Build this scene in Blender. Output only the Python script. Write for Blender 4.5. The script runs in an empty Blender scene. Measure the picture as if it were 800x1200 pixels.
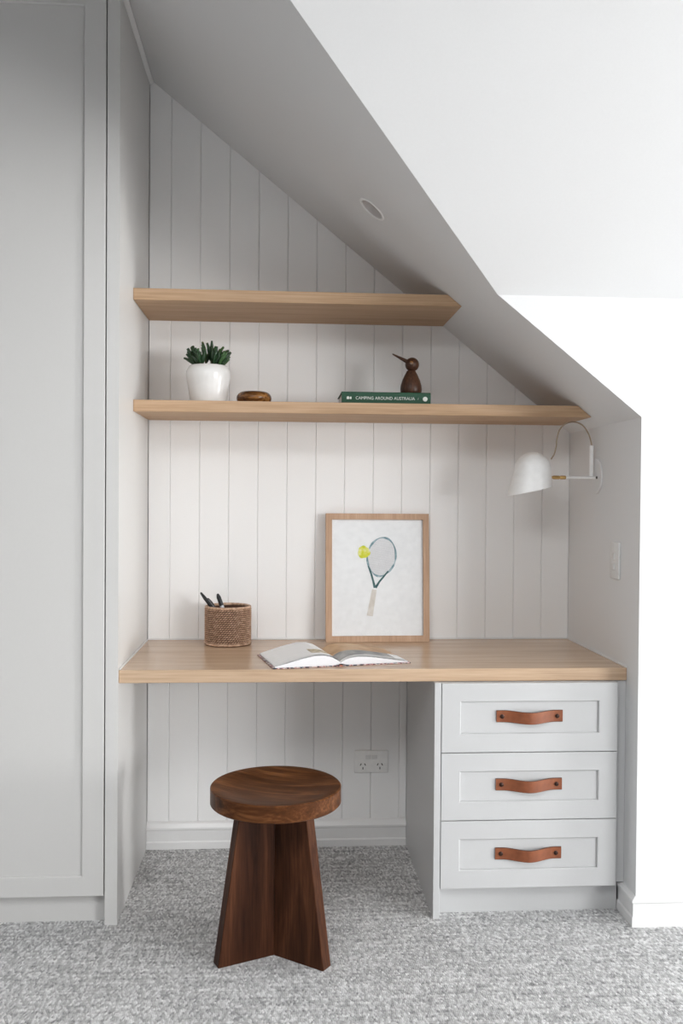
import bpy, bmesh, math, random
from mathutils import Vector, Matrix

scene = bpy.context.scene
COL = scene.collection
PI = math.pi
random.seed(7)

# ------------------------------------------------------------------ camera
cam = bpy.data.cameras.new('camera')
cam_o = bpy.data.objects.new('camera', cam)
COL.objects.link(cam_o)
cam.sensor_fit = 'VERTICAL'
cam.sensor_height = 36.0
cam.lens = 1069.13 * 36.0 / 1200.0
cam.clip_start = 0.02
YAW, PITCH, ROLL = 0.0661, -0.0149, 0.0074
_f = Vector((math.sin(YAW) * math.cos(PITCH), math.cos(YAW) * math.cos(PITCH), math.sin(PITCH)))
_r = Vector((math.cos(YAW), -math.sin(YAW), 0))
_u = _r.cross(_f)
_c, _s = math.cos(ROLL), math.sin(ROLL)
_r, _u = _r * _c + _u * _s, _u * _c - _r * _s
cam_o.matrix_world = Matrix(((_r.x, _u.x, -_f.x, 0.4744), (_r.y, _u.y, -_f.y, -3.2969), (_r.z, _u.z, -_f.z, 1.2614), (0, 0, 0, 1)))
scene.camera = cam_o

# ------------------------------------------------------------------ world, light, exposure
world = bpy.data.worlds.new('daylight_sky')
scene.world = world
world.use_nodes = True
_bg = world.node_tree.nodes['Background']
_bg.inputs['Color'].default_value = (0.80, 0.90, 1.0, 1)
_bg.inputs['Strength'].default_value = 1.0


def area_light(name, loc, target, w, h, power, color):
    l = bpy.data.lights.new(name, 'AREA')
    l.shape = 'RECTANGLE'
    l.size, l.size_y = w, h
    l.energy = power
    l.color = color
    o = bpy.data.objects.new(name, l)
    COL.objects.link(o)
    o.location = loc
    o.rotation_euler = (Vector(target) - Vector(loc)).to_track_quat('-Z', 'Y').to_euler()
    return o


# daylight from unseen openings behind and to the right; the skylight is added fill
area_light('rear_window_daylight', (6.10, -6.105, 1.55), (6.10, 0, 1.55), 3.3, 1.10, 282, (1.0, 0.998, 0.99))
area_light('right_door_daylight', (8.005, -2.75, 0.70), (0, -2.75, 0.70), 1.05, 1.20, 290, (1.0, 0.998, 0.99))
area_light('added_skylight_fill', (0.0, -3.10, 2.42), (0.0, -3.099, 0), 1.1, 1.3, 42, (1.0, 0.998, 0.99))  # unseen skylight, added to brighten the worktop and floor from above

scene.view_settings.view_transform = 'Standard'
scene.view_settings.look = 'None'
scene.view_settings.gamma = 1.0
scene.view_settings.use_curve_mapping = False
scene.view_settings.exposure = 0.0
scene.cycles.max_bounces = 12
scene.cycles.diffuse_bounces = 8

# ------------------------------------------------------------------ dimensions (metres)
W = 1.5326            # niche width
YP = -0.667           # face of the knee wall
ZS, SL = 1.5075, 0.8082
ZK = 1.8575           # knee height
XK = W - (ZK - ZS) / SL
ZC = 2.85             # flat ceiling
XC = W - (ZC - ZS) / SL
ZF = 2.40             # the room's own flat ceiling, lower than the top of the recess
YF = YP - (ZF - ZK) / 0.81
XF = W - (ZF - ZS) / SL
DESK = 0.75
RX0, RX1, RY = -2.4, 8.0, -6.1     # inner faces of the room's left, right and rear walls


def soffit(x):
    return ZS + SL * (W - x)


# ------------------------------------------------------------------ materials
def new_mat(name):
    m = bpy.data.materials.new(name)
    m.use_nodes = True
    nt = m.node_tree
    return m, nt, nt.nodes['Principled BSDF']


def node(nt, typ, **kw):
    n = nt.nodes.new(typ)
    for k, v in kw.items():
        if k.startswith('i_'):
            n.inputs[k[2:].replace('_', ' ')].default_value = v
        else:
            setattr(n, k, v)
    return n


def ramp(nt, stops):
    n = nt.nodes.new('ShaderNodeValToRGB')
    cr = n.color_ramp
    while len(cr.elements) < len(stops):
        cr.elements.new(0.5)
    for e, (p, c) in zip(cr.elements, stops):
        e.position = p
        e.color = (*c, 1)
    return n


def paint(name, col, rough=0.5, bump=0.02, scale=180.0, spec=0.5):
    m, nt, b = new_mat(name)
    b.inputs['Roughness'].default_value = rough
    b.inputs['Specular IOR Level'].default_value = spec
    tc = node(nt, 'ShaderNodeTexCoord')
    nz = node(nt, 'ShaderNodeTexNoise', i_Scale=scale, i_Detail=3.0)
    nt.links.new(tc.outputs['Object'], nz.inputs['Vector'])
    cr = ramp(nt, [(0.3, tuple(c * 0.985 for c in col)), (0.7, col)])
    nt.links.new(nz.outputs['Fac'], cr.inputs['Fac'])
    nt.links.new(cr.outputs['Color'], b.inputs['Base Color'])
    if bump:
        bp = node(nt, 'ShaderNodeBump', i_Strength=bump, i_Distance=0.002)
        nt.links.new(nz.outputs['Fac'], bp.inputs['Height'])
        nt.links.new(bp.outputs['Normal'], b.inputs['Normal'])
    return m


def plain(name, col, rough=0.5, metal=0.0, spec=0.5):
    m, nt, b = new_mat(name)
    b.inputs['Roughness'].default_value = rough
    b.inputs['Metallic'].default_value = metal
    b.inputs['Specular IOR Level'].default_value = spec
    tc = node(nt, 'ShaderNodeTexCoord')
    nz = node(nt, 'ShaderNodeTexNoise', i_Scale=60.0, i_Detail=2.0)
    nt.links.new(tc.outputs['Object'], nz.inputs['Vector'])
    cr = ramp(nt, [(0.3, tuple(c * 0.94 for c in col)), (0.7, col)])
    nt.links.new(nz.outputs['Fac'], cr.inputs['Fac'])
    nt.links.new(cr.outputs['Color'], b.inputs['Base Color'])
    return m


def wood(name, dark, mid, light, stretch=(1.2, 14, 14), fine=(6, 180, 180), rough=0.45, warp=0.35, rot=(0, 0, 0), contrast=0.5, spec=0.35):
    m, nt, b = new_mat(name)
    b.inputs['Roughness'].default_value = rough
    b.inputs['Specular IOR Level'].default_value = spec
    tc = node(nt, 'ShaderNodeTexCoord')
    mr = node(nt, 'ShaderNodeMapping')
    mr.inputs['Rotation'].default_value = rot
    nt.links.new(tc.outputs['Object'], mr.inputs['Vector'])
    m1 = node(nt, 'ShaderNodeMapping')
    m1.inputs['Scale'].default_value = stretch
    nt.links.new(mr.outputs['Vector'], m1.inputs['Vector'])
    n1 = node(nt, 'ShaderNodeTexNoise', i_Scale=1.0, i_Detail=5.0, i_Roughness=0.6, i_Distortion=warp)
    nt.links.new(m1.outputs['Vector'], n1.inputs['Vector'])
    m2 = node(nt, 'ShaderNodeMapping')
    m2.inputs['Scale'].default_value = fine
    nt.links.new(mr.outputs['Vector'], m2.inputs['Vector'])
    n2 = node(nt, 'ShaderNodeTexNoise', i_Scale=1.0, i_Detail=3.0, i_Roughness=0.55)
    nt.links.new(m2.outputs['Vector'], n2.inputs['Vector'])
    mx = node(nt, 'ShaderNodeMix', data_type='FLOAT')
    mx.inputs[0].default_value = contrast
    nt.links.new(n1.outputs['Fac'], mx.inputs[2])
    nt.links.new(n2.outputs['Fac'], mx.inputs[3])
    cr = ramp(nt, [(0.33, dark), (0.5, mid), (0.66, light)])
    nt.links.new(mx.outputs[0], cr.inputs['Fac'])
    nt.links.new(cr.outputs['Color'], b.inputs['Base Color'])
    bp = node(nt, 'ShaderNodeBump', i_Strength=0.08, i_Distance=0.001)
    nt.links.new(n2.outputs['Fac'], bp.inputs['Height'])
    nt.links.new(bp.outputs['Normal'], b.inputs['Normal'])
    return m


def carpet_mat():
    m, nt, b = new_mat('grey_loop_carpet')
    b.inputs['Roughness'].default_value = 0.95
    b.inputs['Specular IOR Level'].default_value = 0.1
    tc = node(nt, 'ShaderNodeTexCoord')
    mp = node(nt, 'ShaderNodeMapping')
    mp.inputs['Scale'].default_value = (210, 85, 1)
    nt.links.new(tc.outputs['Object'], mp.inputs['Vector'])
    vo = node(nt, 'ShaderNodeTexVoronoi', voronoi_dimensions='2D', i_Scale=1.0, i_Randomness=0.85)
    nt.links.new(mp.outputs['Vector'], vo.inputs['Vector'])
    sep = node(nt, 'ShaderNodeSeparateColor')
    nt.links.new(vo.outputs['Color'], sep.inputs['Color'])
    mp2 = node(nt, 'ShaderNodeMapping')
    mp2.inputs['Scale'].default_value = (330, 120, 1)
    nt.links.new(tc.outputs['Object'], mp2.inputs['Vector'])
    nz = node(nt, 'ShaderNodeTexNoise', noise_dimensions='2D', i_Scale=1.0, i_Detail=3.0, i_Roughness=0.7)
    nt.links.new(mp2.outputs['Vector'], nz.inputs['Vector'])
    mx = node(nt, 'ShaderNodeMix', data_type='FLOAT')
    mx.inputs[0].default_value = 0.55
    nt.links.new(sep.outputs[0], mx.inputs[2])
    nt.links.new(nz.outputs['Fac'], mx.inputs[3])
    # loops stand in rows across the room: stretched noise makes lighter and darker streaks along them
    mp3 = node(nt, 'ShaderNodeMapping')
    mp3.inputs['Scale'].default_value = (5, 75, 1)
    nt.links.new(tc.outputs['Object'], mp3.inputs['Vector'])
    n3 = node(nt, 'ShaderNodeTexNoise', noise_dimensions='2D', i_Scale=1.0, i_Detail=2.0)
    nt.links.new(mp3.outputs['Vector'], n3.inputs['Vector'])
    mx3 = node(nt, 'ShaderNodeMix', data_type='FLOAT')
    mx3.inputs[0].default_value = 0.28
    nt.links.new(mx.outputs[0], mx3.inputs[2])
    nt.links.new(n3.outputs['Fac'], mx3.inputs[3])
    cr = ramp(nt, [(0.24, (0.17, 0.17, 0.172)), (0.39, (0.39, 0.39, 0.392)), (0.52, (0.51, 0.51, 0.512)), (0.74, (0.86, 0.86, 0.86))])
    nt.links.new(mx3.outputs[0], cr.inputs['Fac'])
    nt.links.new(cr.outputs['Color'], b.inputs['Base Color'])
    bp = node(nt, 'ShaderNodeBump', i_Strength=0.5, i_Distance=0.003)
    bp.invert = True
    nt.links.new(vo.outputs['Distance'], bp.inputs['Height'])
    nt.links.new(bp.outputs['Normal'], b.inputs['Normal'])
    return m


def glass_mat(name, tint=(1, 1, 1)):
    m = bpy.data.materials.new(name)
    m.use_nodes = True
    nt = m.node_tree
    nt.nodes.clear()
    out = node(nt, 'ShaderNodeOutputMaterial')
    tr = node(nt, 'ShaderNodeBsdfTransparent')
    tr.inputs['Color'].default_value = (*tint, 1)
    gl = node(nt, 'ShaderNodeBsdfGlossy', i_Roughness=0.02)
    fr = node(nt, 'ShaderNodeFresnel', i_IOR=1.2)
    mx = node(nt, 'ShaderNodeMixShader')
    nt.links.new(fr.outputs[0], mx.inputs[0])
    nt.links.new(tr.outputs[0], mx.inputs[1])
    nt.links.new(gl.outputs[0], mx.inputs[2])
    nt.links.new(mx.outputs[0], out.inputs['Surface'])
    return m


def stripe_mat(name, a, bcol, scale, axis='Z', rough=0.7):
    """thin stacked lines such as the edges of a book's pages"""
    m, nt, b = new_mat(name)
    b.inputs['Roughness'].default_value = rough
    tc = node(nt, 'ShaderNodeTexCoord')
    wv = node(nt, 'ShaderNodeTexWave', wave_type='BANDS', bands_direction=axis, i_Scale=scale, i_Distortion=1.5, i_Detail=2.0)
    nt.links.new(tc.outputs['Object'], wv.inputs['Vector'])
    cr = ramp(nt, [(0.2, a), (0.8, bcol)])
    nt.links.new(wv.outputs['Fac'], cr.inputs['Fac'])
    nt.links.new(cr.outputs['Color'], b.inputs['Base Color'])
    return m


def mottled(name, stops, scale, rough=0.6, detail=3.0, bump=0.0):
    m, nt, b = new_mat(name)
    b.inputs['Roughness'].default_value = rough
    tc = node(nt, 'ShaderNodeTexCoord')
    nz = node(nt, 'ShaderNodeTexNoise', i_Scale=scale, i_Detail=detail)
    nt.links.new(tc.outputs['Object'], nz.inputs['Vector'])
    cr = ramp(nt, stops)
    nt.links.new(nz.outputs['Fac'], cr.inputs['Fac'])
    nt.links.new(cr.outputs['Color'], b.inputs['Base Color'])
    if bump:
        bp = node(nt, 'ShaderNodeBump', i_Strength=bump, i_Distance=0.002)
        nt.links.new(nz.outputs['Fac'], bp.inputs['Height'])
        nt.links.new(bp.outputs['Normal'], b.inputs['Normal'])
    return m


M = {}
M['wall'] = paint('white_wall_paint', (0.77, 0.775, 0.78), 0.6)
M['room_wall'] = paint('bounce_cutting_wall_grey', (0.18, 0.18, 0.18), 0.6)  # unseen room walls, darkened to hold down the bounced light
M['boards'] = paint('white_board_paint', (0.91, 0.91, 0.91), 0.45)
M['cabinet'] = paint('pale_grey_cabinet_paint', (0.56, 0.565, 0.57), 0.4, 0.01)
M['wardrobe'] = paint('warm_grey_wardrobe_paint', (0.645, 0.64, 0.63), 0.4, 0.01)
M['skirting'] = paint('gloss_white_trim_paint', (0.80, 0.80, 0.80), 0.3, 0.01)
M['carpet'] = carpet_mat()
M['oak'] = wood('pale_oak_laminate', (0.42, 0.285, 0.185), (0.55, 0.39, 0.262), (0.65, 0.48, 0.335), stretch=(1.2, 22, 22), fine=(5, 210, 210), rough=0.24, spec=0.5)
M['oak_shelf'] = wood('pale_oak_shelf', (0.37, 0.235, 0.14), (0.49, 0.325, 0.20), (0.58, 0.40, 0.265), stretch=(1.2, 22, 22), fine=(5, 210, 210), rough=0.55, spec=0.2)
M['oak_frame'] = wood('oak_frame_wood', (0.42, 0.265, 0.17), (0.52, 0.34, 0.225), (0.60, 0.41, 0.285), stretch=(14, 14, 3), fine=(160, 160, 8), rough=0.5)
M['walnut'] = wood('walnut_upright_grain', (0.015, 0.005, 0.0025), (0.050, 0.0175, 0.008), (0.110, 0.042, 0.019), stretch=(16, 16, 1.6), fine=(150, 150, 8), rough=0.42, warp=0.9, contrast=0.3, spec=0.12)
M['walnut_seat'] = wood('walnut_seat_grain', (0.026, 0.008, 0.002), (0.088, 0.030, 0.009), (0.23, 0.092, 0.034), stretch=(1.8, 13, 13), fine=(10, 150, 150), rough=0.33, warp=1.4, rot=(0, 0, 0.35), contrast=0.3, spec=0.16)
M['bird_wood'] = wood('smoked_oak', (0.028, 0.012, 0.007), (0.065, 0.027, 0.014), (0.12, 0.052, 0.027), stretch=(30, 30, 6), fine=(300, 300, 30), rough=0.4)
M['ring_wood'] = wood('polished_brown_wood', (0.03, 0.010, 0.003), (0.14, 0.055, 0.014), (0.48, 0.23, 0.07), stretch=(10, 40, 60), fine=(30, 200, 200), rough=0.22, contrast=0.3)  # brown grain, its lightest streak raised to paint in a golden highlight
M['leather'] = mottled('tan_leather', [(0.3, (0.19, 0.052, 0.017)), (0.7, (0.27, 0.080, 0.028))], 40, 0.5, bump=0.1)
M['leather_edge'] = plain('dark_leather_edge', (0.10, 0.035, 0.018), 0.6)
M['rivet'] = plain('dark_bronze_rivet', (0.04, 0.018, 0.012), 0.4, 0.6)
M['plastic'] = plain('white_switch_plastic', (0.78, 0.78, 0.77), 0.3)
M['wall_plate'] = plain('white_plate_plastic', (0.92, 0.92, 0.91), 0.35)
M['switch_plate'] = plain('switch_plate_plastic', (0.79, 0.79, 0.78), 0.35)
M['dark_slot'] = plain('dark_slot', (0.03, 0.03, 0.03), 0.6)
M['lamp_white'] = plain('white_lacquered_metal', (0.93, 0.93, 0.925), 0.4)
M['brass'] = plain('brushed_brass', (0.62, 0.40, 0.16), 0.28, 1.0)
M['cable'] = plain('beige_textile_cable', (0.40, 0.32, 0.235), 0.8)
M['bulb'] = plain('frosted_bulb_glass', (0.85, 0.85, 0.83), 0.3)
M['ceramic'] = mottled('white_glazed_ceramic', [(0.3, (0.82, 0.815, 0.80)), (0.7, (0.90, 0.895, 0.885))], 14, 0.22, bump=0.05)
M['soil'] = mottled('potting_gravel', [(0.35, (0.10, 0.06, 0.03)), (0.65, (0.50, 0.36, 0.22))], 220, 0.9, bump=0.6)
M['leaf'] = mottled('dark_succulent_green', [(0.3, (0.008, 0.028, 0.012)), (0.7, (0.030, 0.085, 0.030))], 70, 0.35)
M['leaf_young'] = mottled('mid_succulent_green', [(0.3, (0.030, 0.085, 0.028)), (0.7, (0.075, 0.17, 0.055))], 70, 0.35)
M['stem'] = plain('succulent_stem', (0.10, 0.11, 0.045), 0.7)
M['book_green'] = mottled('green_cloth_cover', [(0.3, (0.018, 0.070, 0.040)), (0.7, (0.026, 0.092, 0.053))], 300, 0.7, bump=0.1)
M['paper_edge'] = stripe_mat('page_edges', (0.58, 0.58, 0.60), (0.88, 0.88, 0.90), 130.0)
M['print_white'] = plain('white_spine_print', (0.78, 0.80, 0.76), 0.6)
M['rattan'] = mottled('brown_rattan', [(0.3, (0.30, 0.175, 0.11)), (0.5, (0.50, 0.32, 0.215)), (0.7, (0.70, 0.50, 0.37))], 90, 0.5)
M['rattan_dark'] = plain('dark_rattan_core', (0.09, 0.042, 0.025), 0.8)
M['pen_black'] = plain('black_pen_plastic', (0.016, 0.017, 0.02), 0.3)
M['pen_silver'] = plain('silver_pen_metal', (0.62, 0.63, 0.66), 0.25, 0.8)
M['pen_white'] = plain('white_pen_plastic', (0.70, 0.72, 0.76), 0.3)
M['page'] = plain('white_page_paper', (0.93, 0.93, 0.93), 0.7)
M['page_text'] = stripe_mat('page_with_text_lines', (0.86, 0.86, 0.86), (0.93, 0.93, 0.93), 42.0, 'Y')
M['photo_tan'] = mottled('printed_tan_photo', [(0.3, (0.44, 0.25, 0.12)), (0.5, (0.60, 0.38, 0.20)), (0.7, (0.68, 0.48, 0.29))], 16, 0.5)
M['photo_grey'] = mottled('printed_grey_photo', [(0.3, (0.16, 0.16, 0.16)), (0.5, (0.30, 0.30, 0.30)), (0.7, (0.50, 0.50, 0.50))], 20, 0.5)
M['photo_food'] = mottled('printed_food_photo', [(0.35, (0.30, 0.26, 0.20)), (0.5, (0.55, 0.44, 0.24)), (0.65, (0.68, 0.66, 0.62))], 60, 0.5)
M['book_cloth'] = mottled('patterned_cover', [(0.40, (0.035, 0.035, 0.05)), (0.47, (0.55, 0.24, 0.24)), (0.53, (0.68, 0.62, 0.58)), (0.60, (0.06, 0.07, 0.10))], 75, 0.6)
M['book_spine_pink'] = plain('coral_headband', (0.60, 0.20, 0.13), 0.6)
M['mat_paper'] = plain('white_art_paper', (0.90, 0.905, 0.91), 0.8)
M['glass'] = glass_mat('picture_glass')
M['ball_yellow'] = mottled('yellow_green_watercolour', [(0.35, (0.55, 0.60, 0.02)), (0.5, (0.72, 0.72, 0.07)), (0.68, (0.80, 0.80, 0.38))], 60, 0.8)
M['racket_teal'] = mottled('teal_watercolour', [(0.3, (0.12, 0.22, 0.25)), (0.5, (0.27, 0.39, 0.43)), (0.7, (0.52, 0.60, 0.63))], 60, 0.8)
M['racket_dark'] = mottled('dark_teal_watercolour', [(0.3, (0.03, 0.09, 0.10)), (0.7, (0.10, 0.20, 0.20))], 60, 0.8)
M['racket_string'] = plain('pale_grey_string_wash', (0.68, 0.69, 0.71), 0.8)
M['racket_grip'] = mottled('beige_grip_watercolour', [(0.3, (0.66, 0.61, 0.55)), (0.7, (0.78, 0.745, 0.70))], 60, 0.8)
M['art_wash'] = plain('faint_grey_wash', (0.79, 0.785, 0.795), 0.8)
M['downlight_inner'] = plain('satin_reflector', (0.66, 0.62, 0.60), 0.35)
M['downlight_lens'] = plain('frosted_lens', (0.62, 0.60, 0.60), 0.4)


# ------------------------------------------------------------------ mesh helpers
def mesh_obj(name, bm, mat, parent=None, smooth=None, loc=None):
    bmesh.ops.recalc_face_normals(bm, faces=bm.faces[:])
    me = bpy.data.meshes.new(name)
    bm.to_mesh(me)
    bm.free()
    for mm in (mat if isinstance(mat, (list, tuple)) else [mat]):
        me.materials.append(M[mm])
    if smooth is not None:
        for pl in me.polygons:
            pl.use_smooth = True
        me.set_sharp_from_angle(angle=math.radians(smooth))
    o = bpy.data.objects.new(name, me)
    COL.objects.link(o)
    if parent is not None:
        o.parent = parent
    if loc is not None:
        o.location = loc
    return o


def structure(o):
    o['kind'] = 'structure'
    return o


def thing(name, label, cat, loc=(0, 0, 0), rotz=0.0, group=None):
    o = bpy.data.objects.new(name, None)
    o.empty_display_size = 0.05
    COL.objects.link(o)
    o.location = loc
    o.rotation_euler = (0, 0, rotz)
    tag(o, label, cat, group)
    return o


def tag(o, label, cat, group=None):
    o['label'] = label
    o['category'] = cat
    if group:
        o['group'] = group
    return o


def box(bm, x0, x1, y0, y1, z0, z1, bev=0.0, seg=1):
    vs = [bm.verts.new((x, y, z)) for x in (x0, x1) for y in (y0, y1) for z in (z0, z1)]
    idx = [(0, 1, 3, 2), (4, 6, 7, 5), (0, 4, 5, 1), (2, 3, 7, 6), (0, 2, 6, 4), (1, 5, 7, 3)]
    fs = [bm.faces.new([vs[i] for i in f]) for f in idx]
    if bev:
        es = list({e for f in fs for e in f.edges})
        bmesh.ops.bevel(bm, geom=es, offset=bev, segments=seg, affect='EDGES', profile=0.5)
    return bm


def box_bm(*a, **k):
    return box(bmesh.new(), *a, **k)


def prism(bm, poly, vec):
    """poly: list of 3-D points of one cap, vec: extrusion vector"""
    v = Vector(vec)
    a = [bm.verts.new(p) for p in poly]
    b = [bm.verts.new(Vector(p) + v) for p in poly]
    bm.faces.new(a)
    bm.faces.new(list(reversed(b)))
    n = len(poly)
    for i in range(n):
        bm.faces.new((a[i], a[(i + 1) % n], b[(i + 1) % n], b[i]))
    return bm


def prism_bm(poly, vec):
    return prism(bmesh.new(), poly, vec)


def lathe(bm, prof, seg=32, mat=None, c=(0, 0, 0)):
    """profile of (radius, z) turned about the z axis, then placed by matrix mat"""
    rings = []
    c = Vector(c)
    for r, z in prof:
        if r < 1e-6:
            rings.append([bm.verts.new((0, 0, z))])
        else:
            rings.append([bm.verts.new((r * math.cos(2 * PI * i / seg), r * math.sin(2 * PI * i / seg), z)) for i in range(seg)])
    for A, B in zip(rings, rings[1:]):
        if len(A) == 1 and len(B) == 1:
            continue
        for i in range(seg):
            j = (i + 1) % seg
            if len(A) == 1:
                bm.faces.new((A[0], B[i], B[j]))
            elif len(B) == 1:
                bm.faces.new((A[i], A[j], B[0]))
            else:
                bm.faces.new((A[i], A[j], B[j], B[i]))
    for R in (rings[0], rings[-1]):
        if len(R) > 1 and prof[0] != prof[-1]:
            bm.faces.new(R)
    vs = [v for R in rings for v in R]
    if mat is not None:
        bmesh.ops.transform(bm, matrix=mat, verts=vs)
    bmesh.ops.translate(bm, vec=c, verts=vs)
    return bm


def lathe_bm(*a, **k):
    return lathe(bmesh.new(), *a, **k)


def tube(bm, path, rad, seg=10, closed=False, flat=None):
    pts = [Vector(p) for p in path]
    n = len(pts)
    rads = rad if isinstance(rad, (list, tuple)) else [rad] * n
    rings = []
    up = None
    for i, p in enumerate(pts):
        if closed:
            t = (pts[(i + 1) % n] - pts[i - 1]).normalized()
        else:
            t = (pts[min(i + 1, n - 1)] - pts[max(i - 1, 0)]).normalized()
        if up is None:
            a = Vector((0, 0, 1)) if abs(t.z) < 0.9 else Vector((0, 1, 0))
            up = (a - t * a.dot(t)).normalized()
        else:
            up = (up - t * up.dot(t)).normalized()
        s = t.cross(up)
        r = rads[i]
        f = flat or 1.0
        rings.append([bm.verts.new(p + up * (math.cos(2 * PI * k / seg) * r * f) + s * (math.sin(2 * PI * k / seg) * r)) for k in range(seg)])
    m = n if closed else n - 1
    for i in range(m):
        A, B = rings[i], rings[(i + 1) % n]
        for k in range(seg):
            bm.faces.new((A[k], A[(k + 1) % seg], B[(k + 1) % seg], B[k]))
    if not closed:
        bm.faces.new(rings[0])
        bm.faces.new(rings[-1])
    return bm


def tube_bm(*a, **k):
    return tube(bmesh.new(), *a, **k)


def smooth_path(pts, n=6):
    """Catmull-Rom through the points"""
    P = [Vector(p) for p in pts]
    P = [P[0] * 2 - P[1]] + P + [P[-1] * 2 - P[-2]]
    out = []
    for i in range(1, len(P) - 2):
        for k in range(n):
            t = k / n
            a, b, c, d = P[i - 1:i + 3]
            out.append(0.5 * ((2 * b) + (c - a) * t + (2 * a - 5 * b + 4 * c - d) * t * t + (3 * b - a - 3 * c + d) * t ** 3))
    out.append(P[-2])
    return out


# ================================================================== THE ROOM
# floor
structure(mesh_obj('floor', box_bm(-2.5, 8.1, -6.3, 0.1, -0.1, 0.0), 'carpet'))

# back wall: backing plus the separate V-jointed lining boards
wall_back = structure(mesh_obj('wall_back', box_bm(-2.5, W + 0.1, 0.0135, 0.1, 0.0, 3.0), 'wall'))
GROOVE = [0.0] + [0.0774 + 0.1041 * k for k in range(14)] + [W]
for a, b in zip(GROOVE, GROOVE[1:]):
    b = min(b, W)
    if b - a < 0.03:
        continue
    c, d, g = 0.0022, 0.0030, 0.0003
    prof = [(a + g, 0.013), (a + g, d), (a + g + c, 0.0), (b - g - c, 0.0), (b - g, d), (b - g, 0.013)]
    bm = bmesh.new()
    lo = [bm.verts.new((x, y, 0.0)) for x, y in prof]
    hi = [bm.verts.new((x, y, soffit(x) - 0.0005)) for x, y in prof]
    bm.faces.new(lo)
    bm.faces.new(hi)
    for i in range(len(prof)):
        j = (i + 1) % len(prof)
        bm.faces.new((lo[i], lo[j], hi[j], hi[i]))
    mesh_obj('board', bm, 'boards', wall_back)

# knee wall with its return into the niche
structure(mesh_obj('wall_right', prism_bm([(W, YP, 0), (RX1, YP, 0), (RX1, YP, ZK), (XK + 0.0006, YP, ZK), (W, YP, ZS + 0.0005)], (0, 0.767, 0)), 'wall'))

# sloping soffit over the niche, with the round hole of the downlight
DLC = Vector((0.7455, -0.5152, 0))
DLC.z = soffit(DLC.x)
SN = Vector((-SL, 0, -1)).normalized()            # soffit normal, downwards
SU = Vector((1, 0, -SL)).normalized()             # down the slope
SV = Vector((0, 1, 0))
DLR = 0.041
bm = bmesh.new()
outer = [(W, 0.1, ZS), (W, YP, ZS), (XK, YP, ZK), (XF, YF, ZF), (XC, YF, ZC), (XC, 0.1, ZC)]
ov = [bm.verts.new(p) for p in outer]
oe = [bm.edges.new((ov[i], ov[(i + 1) % 6])) for i in range(6)]
hv = [bm.verts.new(DLC + SU * DLR * math.cos(2 * PI * k / 32) + SV * DLR * math.sin(2 * PI * k / 32)) for k in range(32)]
he = [bm.edges.new((hv[i], hv[(i + 1) % 32])) for i in range(32)]
bmesh.ops.triangle_fill(bm, use_beauty=True, use_dissolve=False, edges=oe + he, normal=SN)
top = [bm.verts.new(Vector(p) + Vector((0, 0, 0.15))) for p in outer]
bm.faces.new(top)
for i in (0, 2, 3, 4, 5):
    j = (i + 1) % 6
    bm.faces.new((ov[i], ov[j], top[j], top[i]))
hw = [bm.verts.new(v.co - SN * 0.05) for v in hv]
for i in range(32):
    j = (i + 1) % 32
    bm.faces.new((hv[i], hv[j], hw[j], hw[i]))
bm.faces.new(hw)
structure(mesh_obj('ceiling_soffit', bm, 'wall'))

# sloping room ceiling above the knee wall, flat ceiling, remaining walls
structure(mesh_obj('ceiling_slope', prism_bm([(XK, YP, ZK), (RX1, YP, ZK), (RX1, YF, ZF), (XF, YF, ZF)], (0, 0, 0.15)), 'wall'))
bm = bmesh.new()                 # flat ceiling around the opening of the added, unseen skylight
SKX0, SKX1, SKY0, SKY1 = -0.6, 0.6, -3.8, -2.4
box(bm, RX0, SKX0, RY, YF, ZF, ZF + 0.15)
box(bm, SKX1, RX1, RY, YF, ZF, ZF + 0.15)
box(bm, SKX0, SKX1, RY, SKY0, ZF, ZF + 0.15)
box(bm, SKX0, SKX1, SKY1, YF, ZF, ZF + 0.15)
structure(mesh_obj('ceiling', bm, 'wall'))
bm = bmesh.new()
for x0, x1, y0, y1 in ((SKX0, SKX0 + .04, SKY0, SKY1), (SKX1 - .04, SKX1, SKY0, SKY1), (SKX0 + .04, SKX1 - .04, SKY0, SKY0 + .04), (SKX0 + .04, SKX1 - .04, SKY1 - .04, SKY1)):
    box(bm, x0, x1, y0, y1, ZF + 0.05, ZF + 0.11)
structure(mesh_obj('added_skylight_frame', bm, 'skirting'))  # frame for the added skylight, out of view
# top of the recess above the wardrobe, and the upright face where it meets the lower room ceiling
structure(mesh_obj('ceiling_recess', box_bm(RX0, XC, YF - 0.1, 0.1, ZC, ZC + 0.15), 'wall'))
structure(mesh_obj('wall_bulkhead', prism_bm([(RX0, YF, ZF + 0.151), (XF, YF, ZF + 0.151), (XF, YF, ZF + 0.1515), (XC, YF, ZC + 0.15), (XC, YF, ZC - 0.001), (RX0, YF, ZC - 0.001)], (0, -0.1, 0)), 'wall'))


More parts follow.
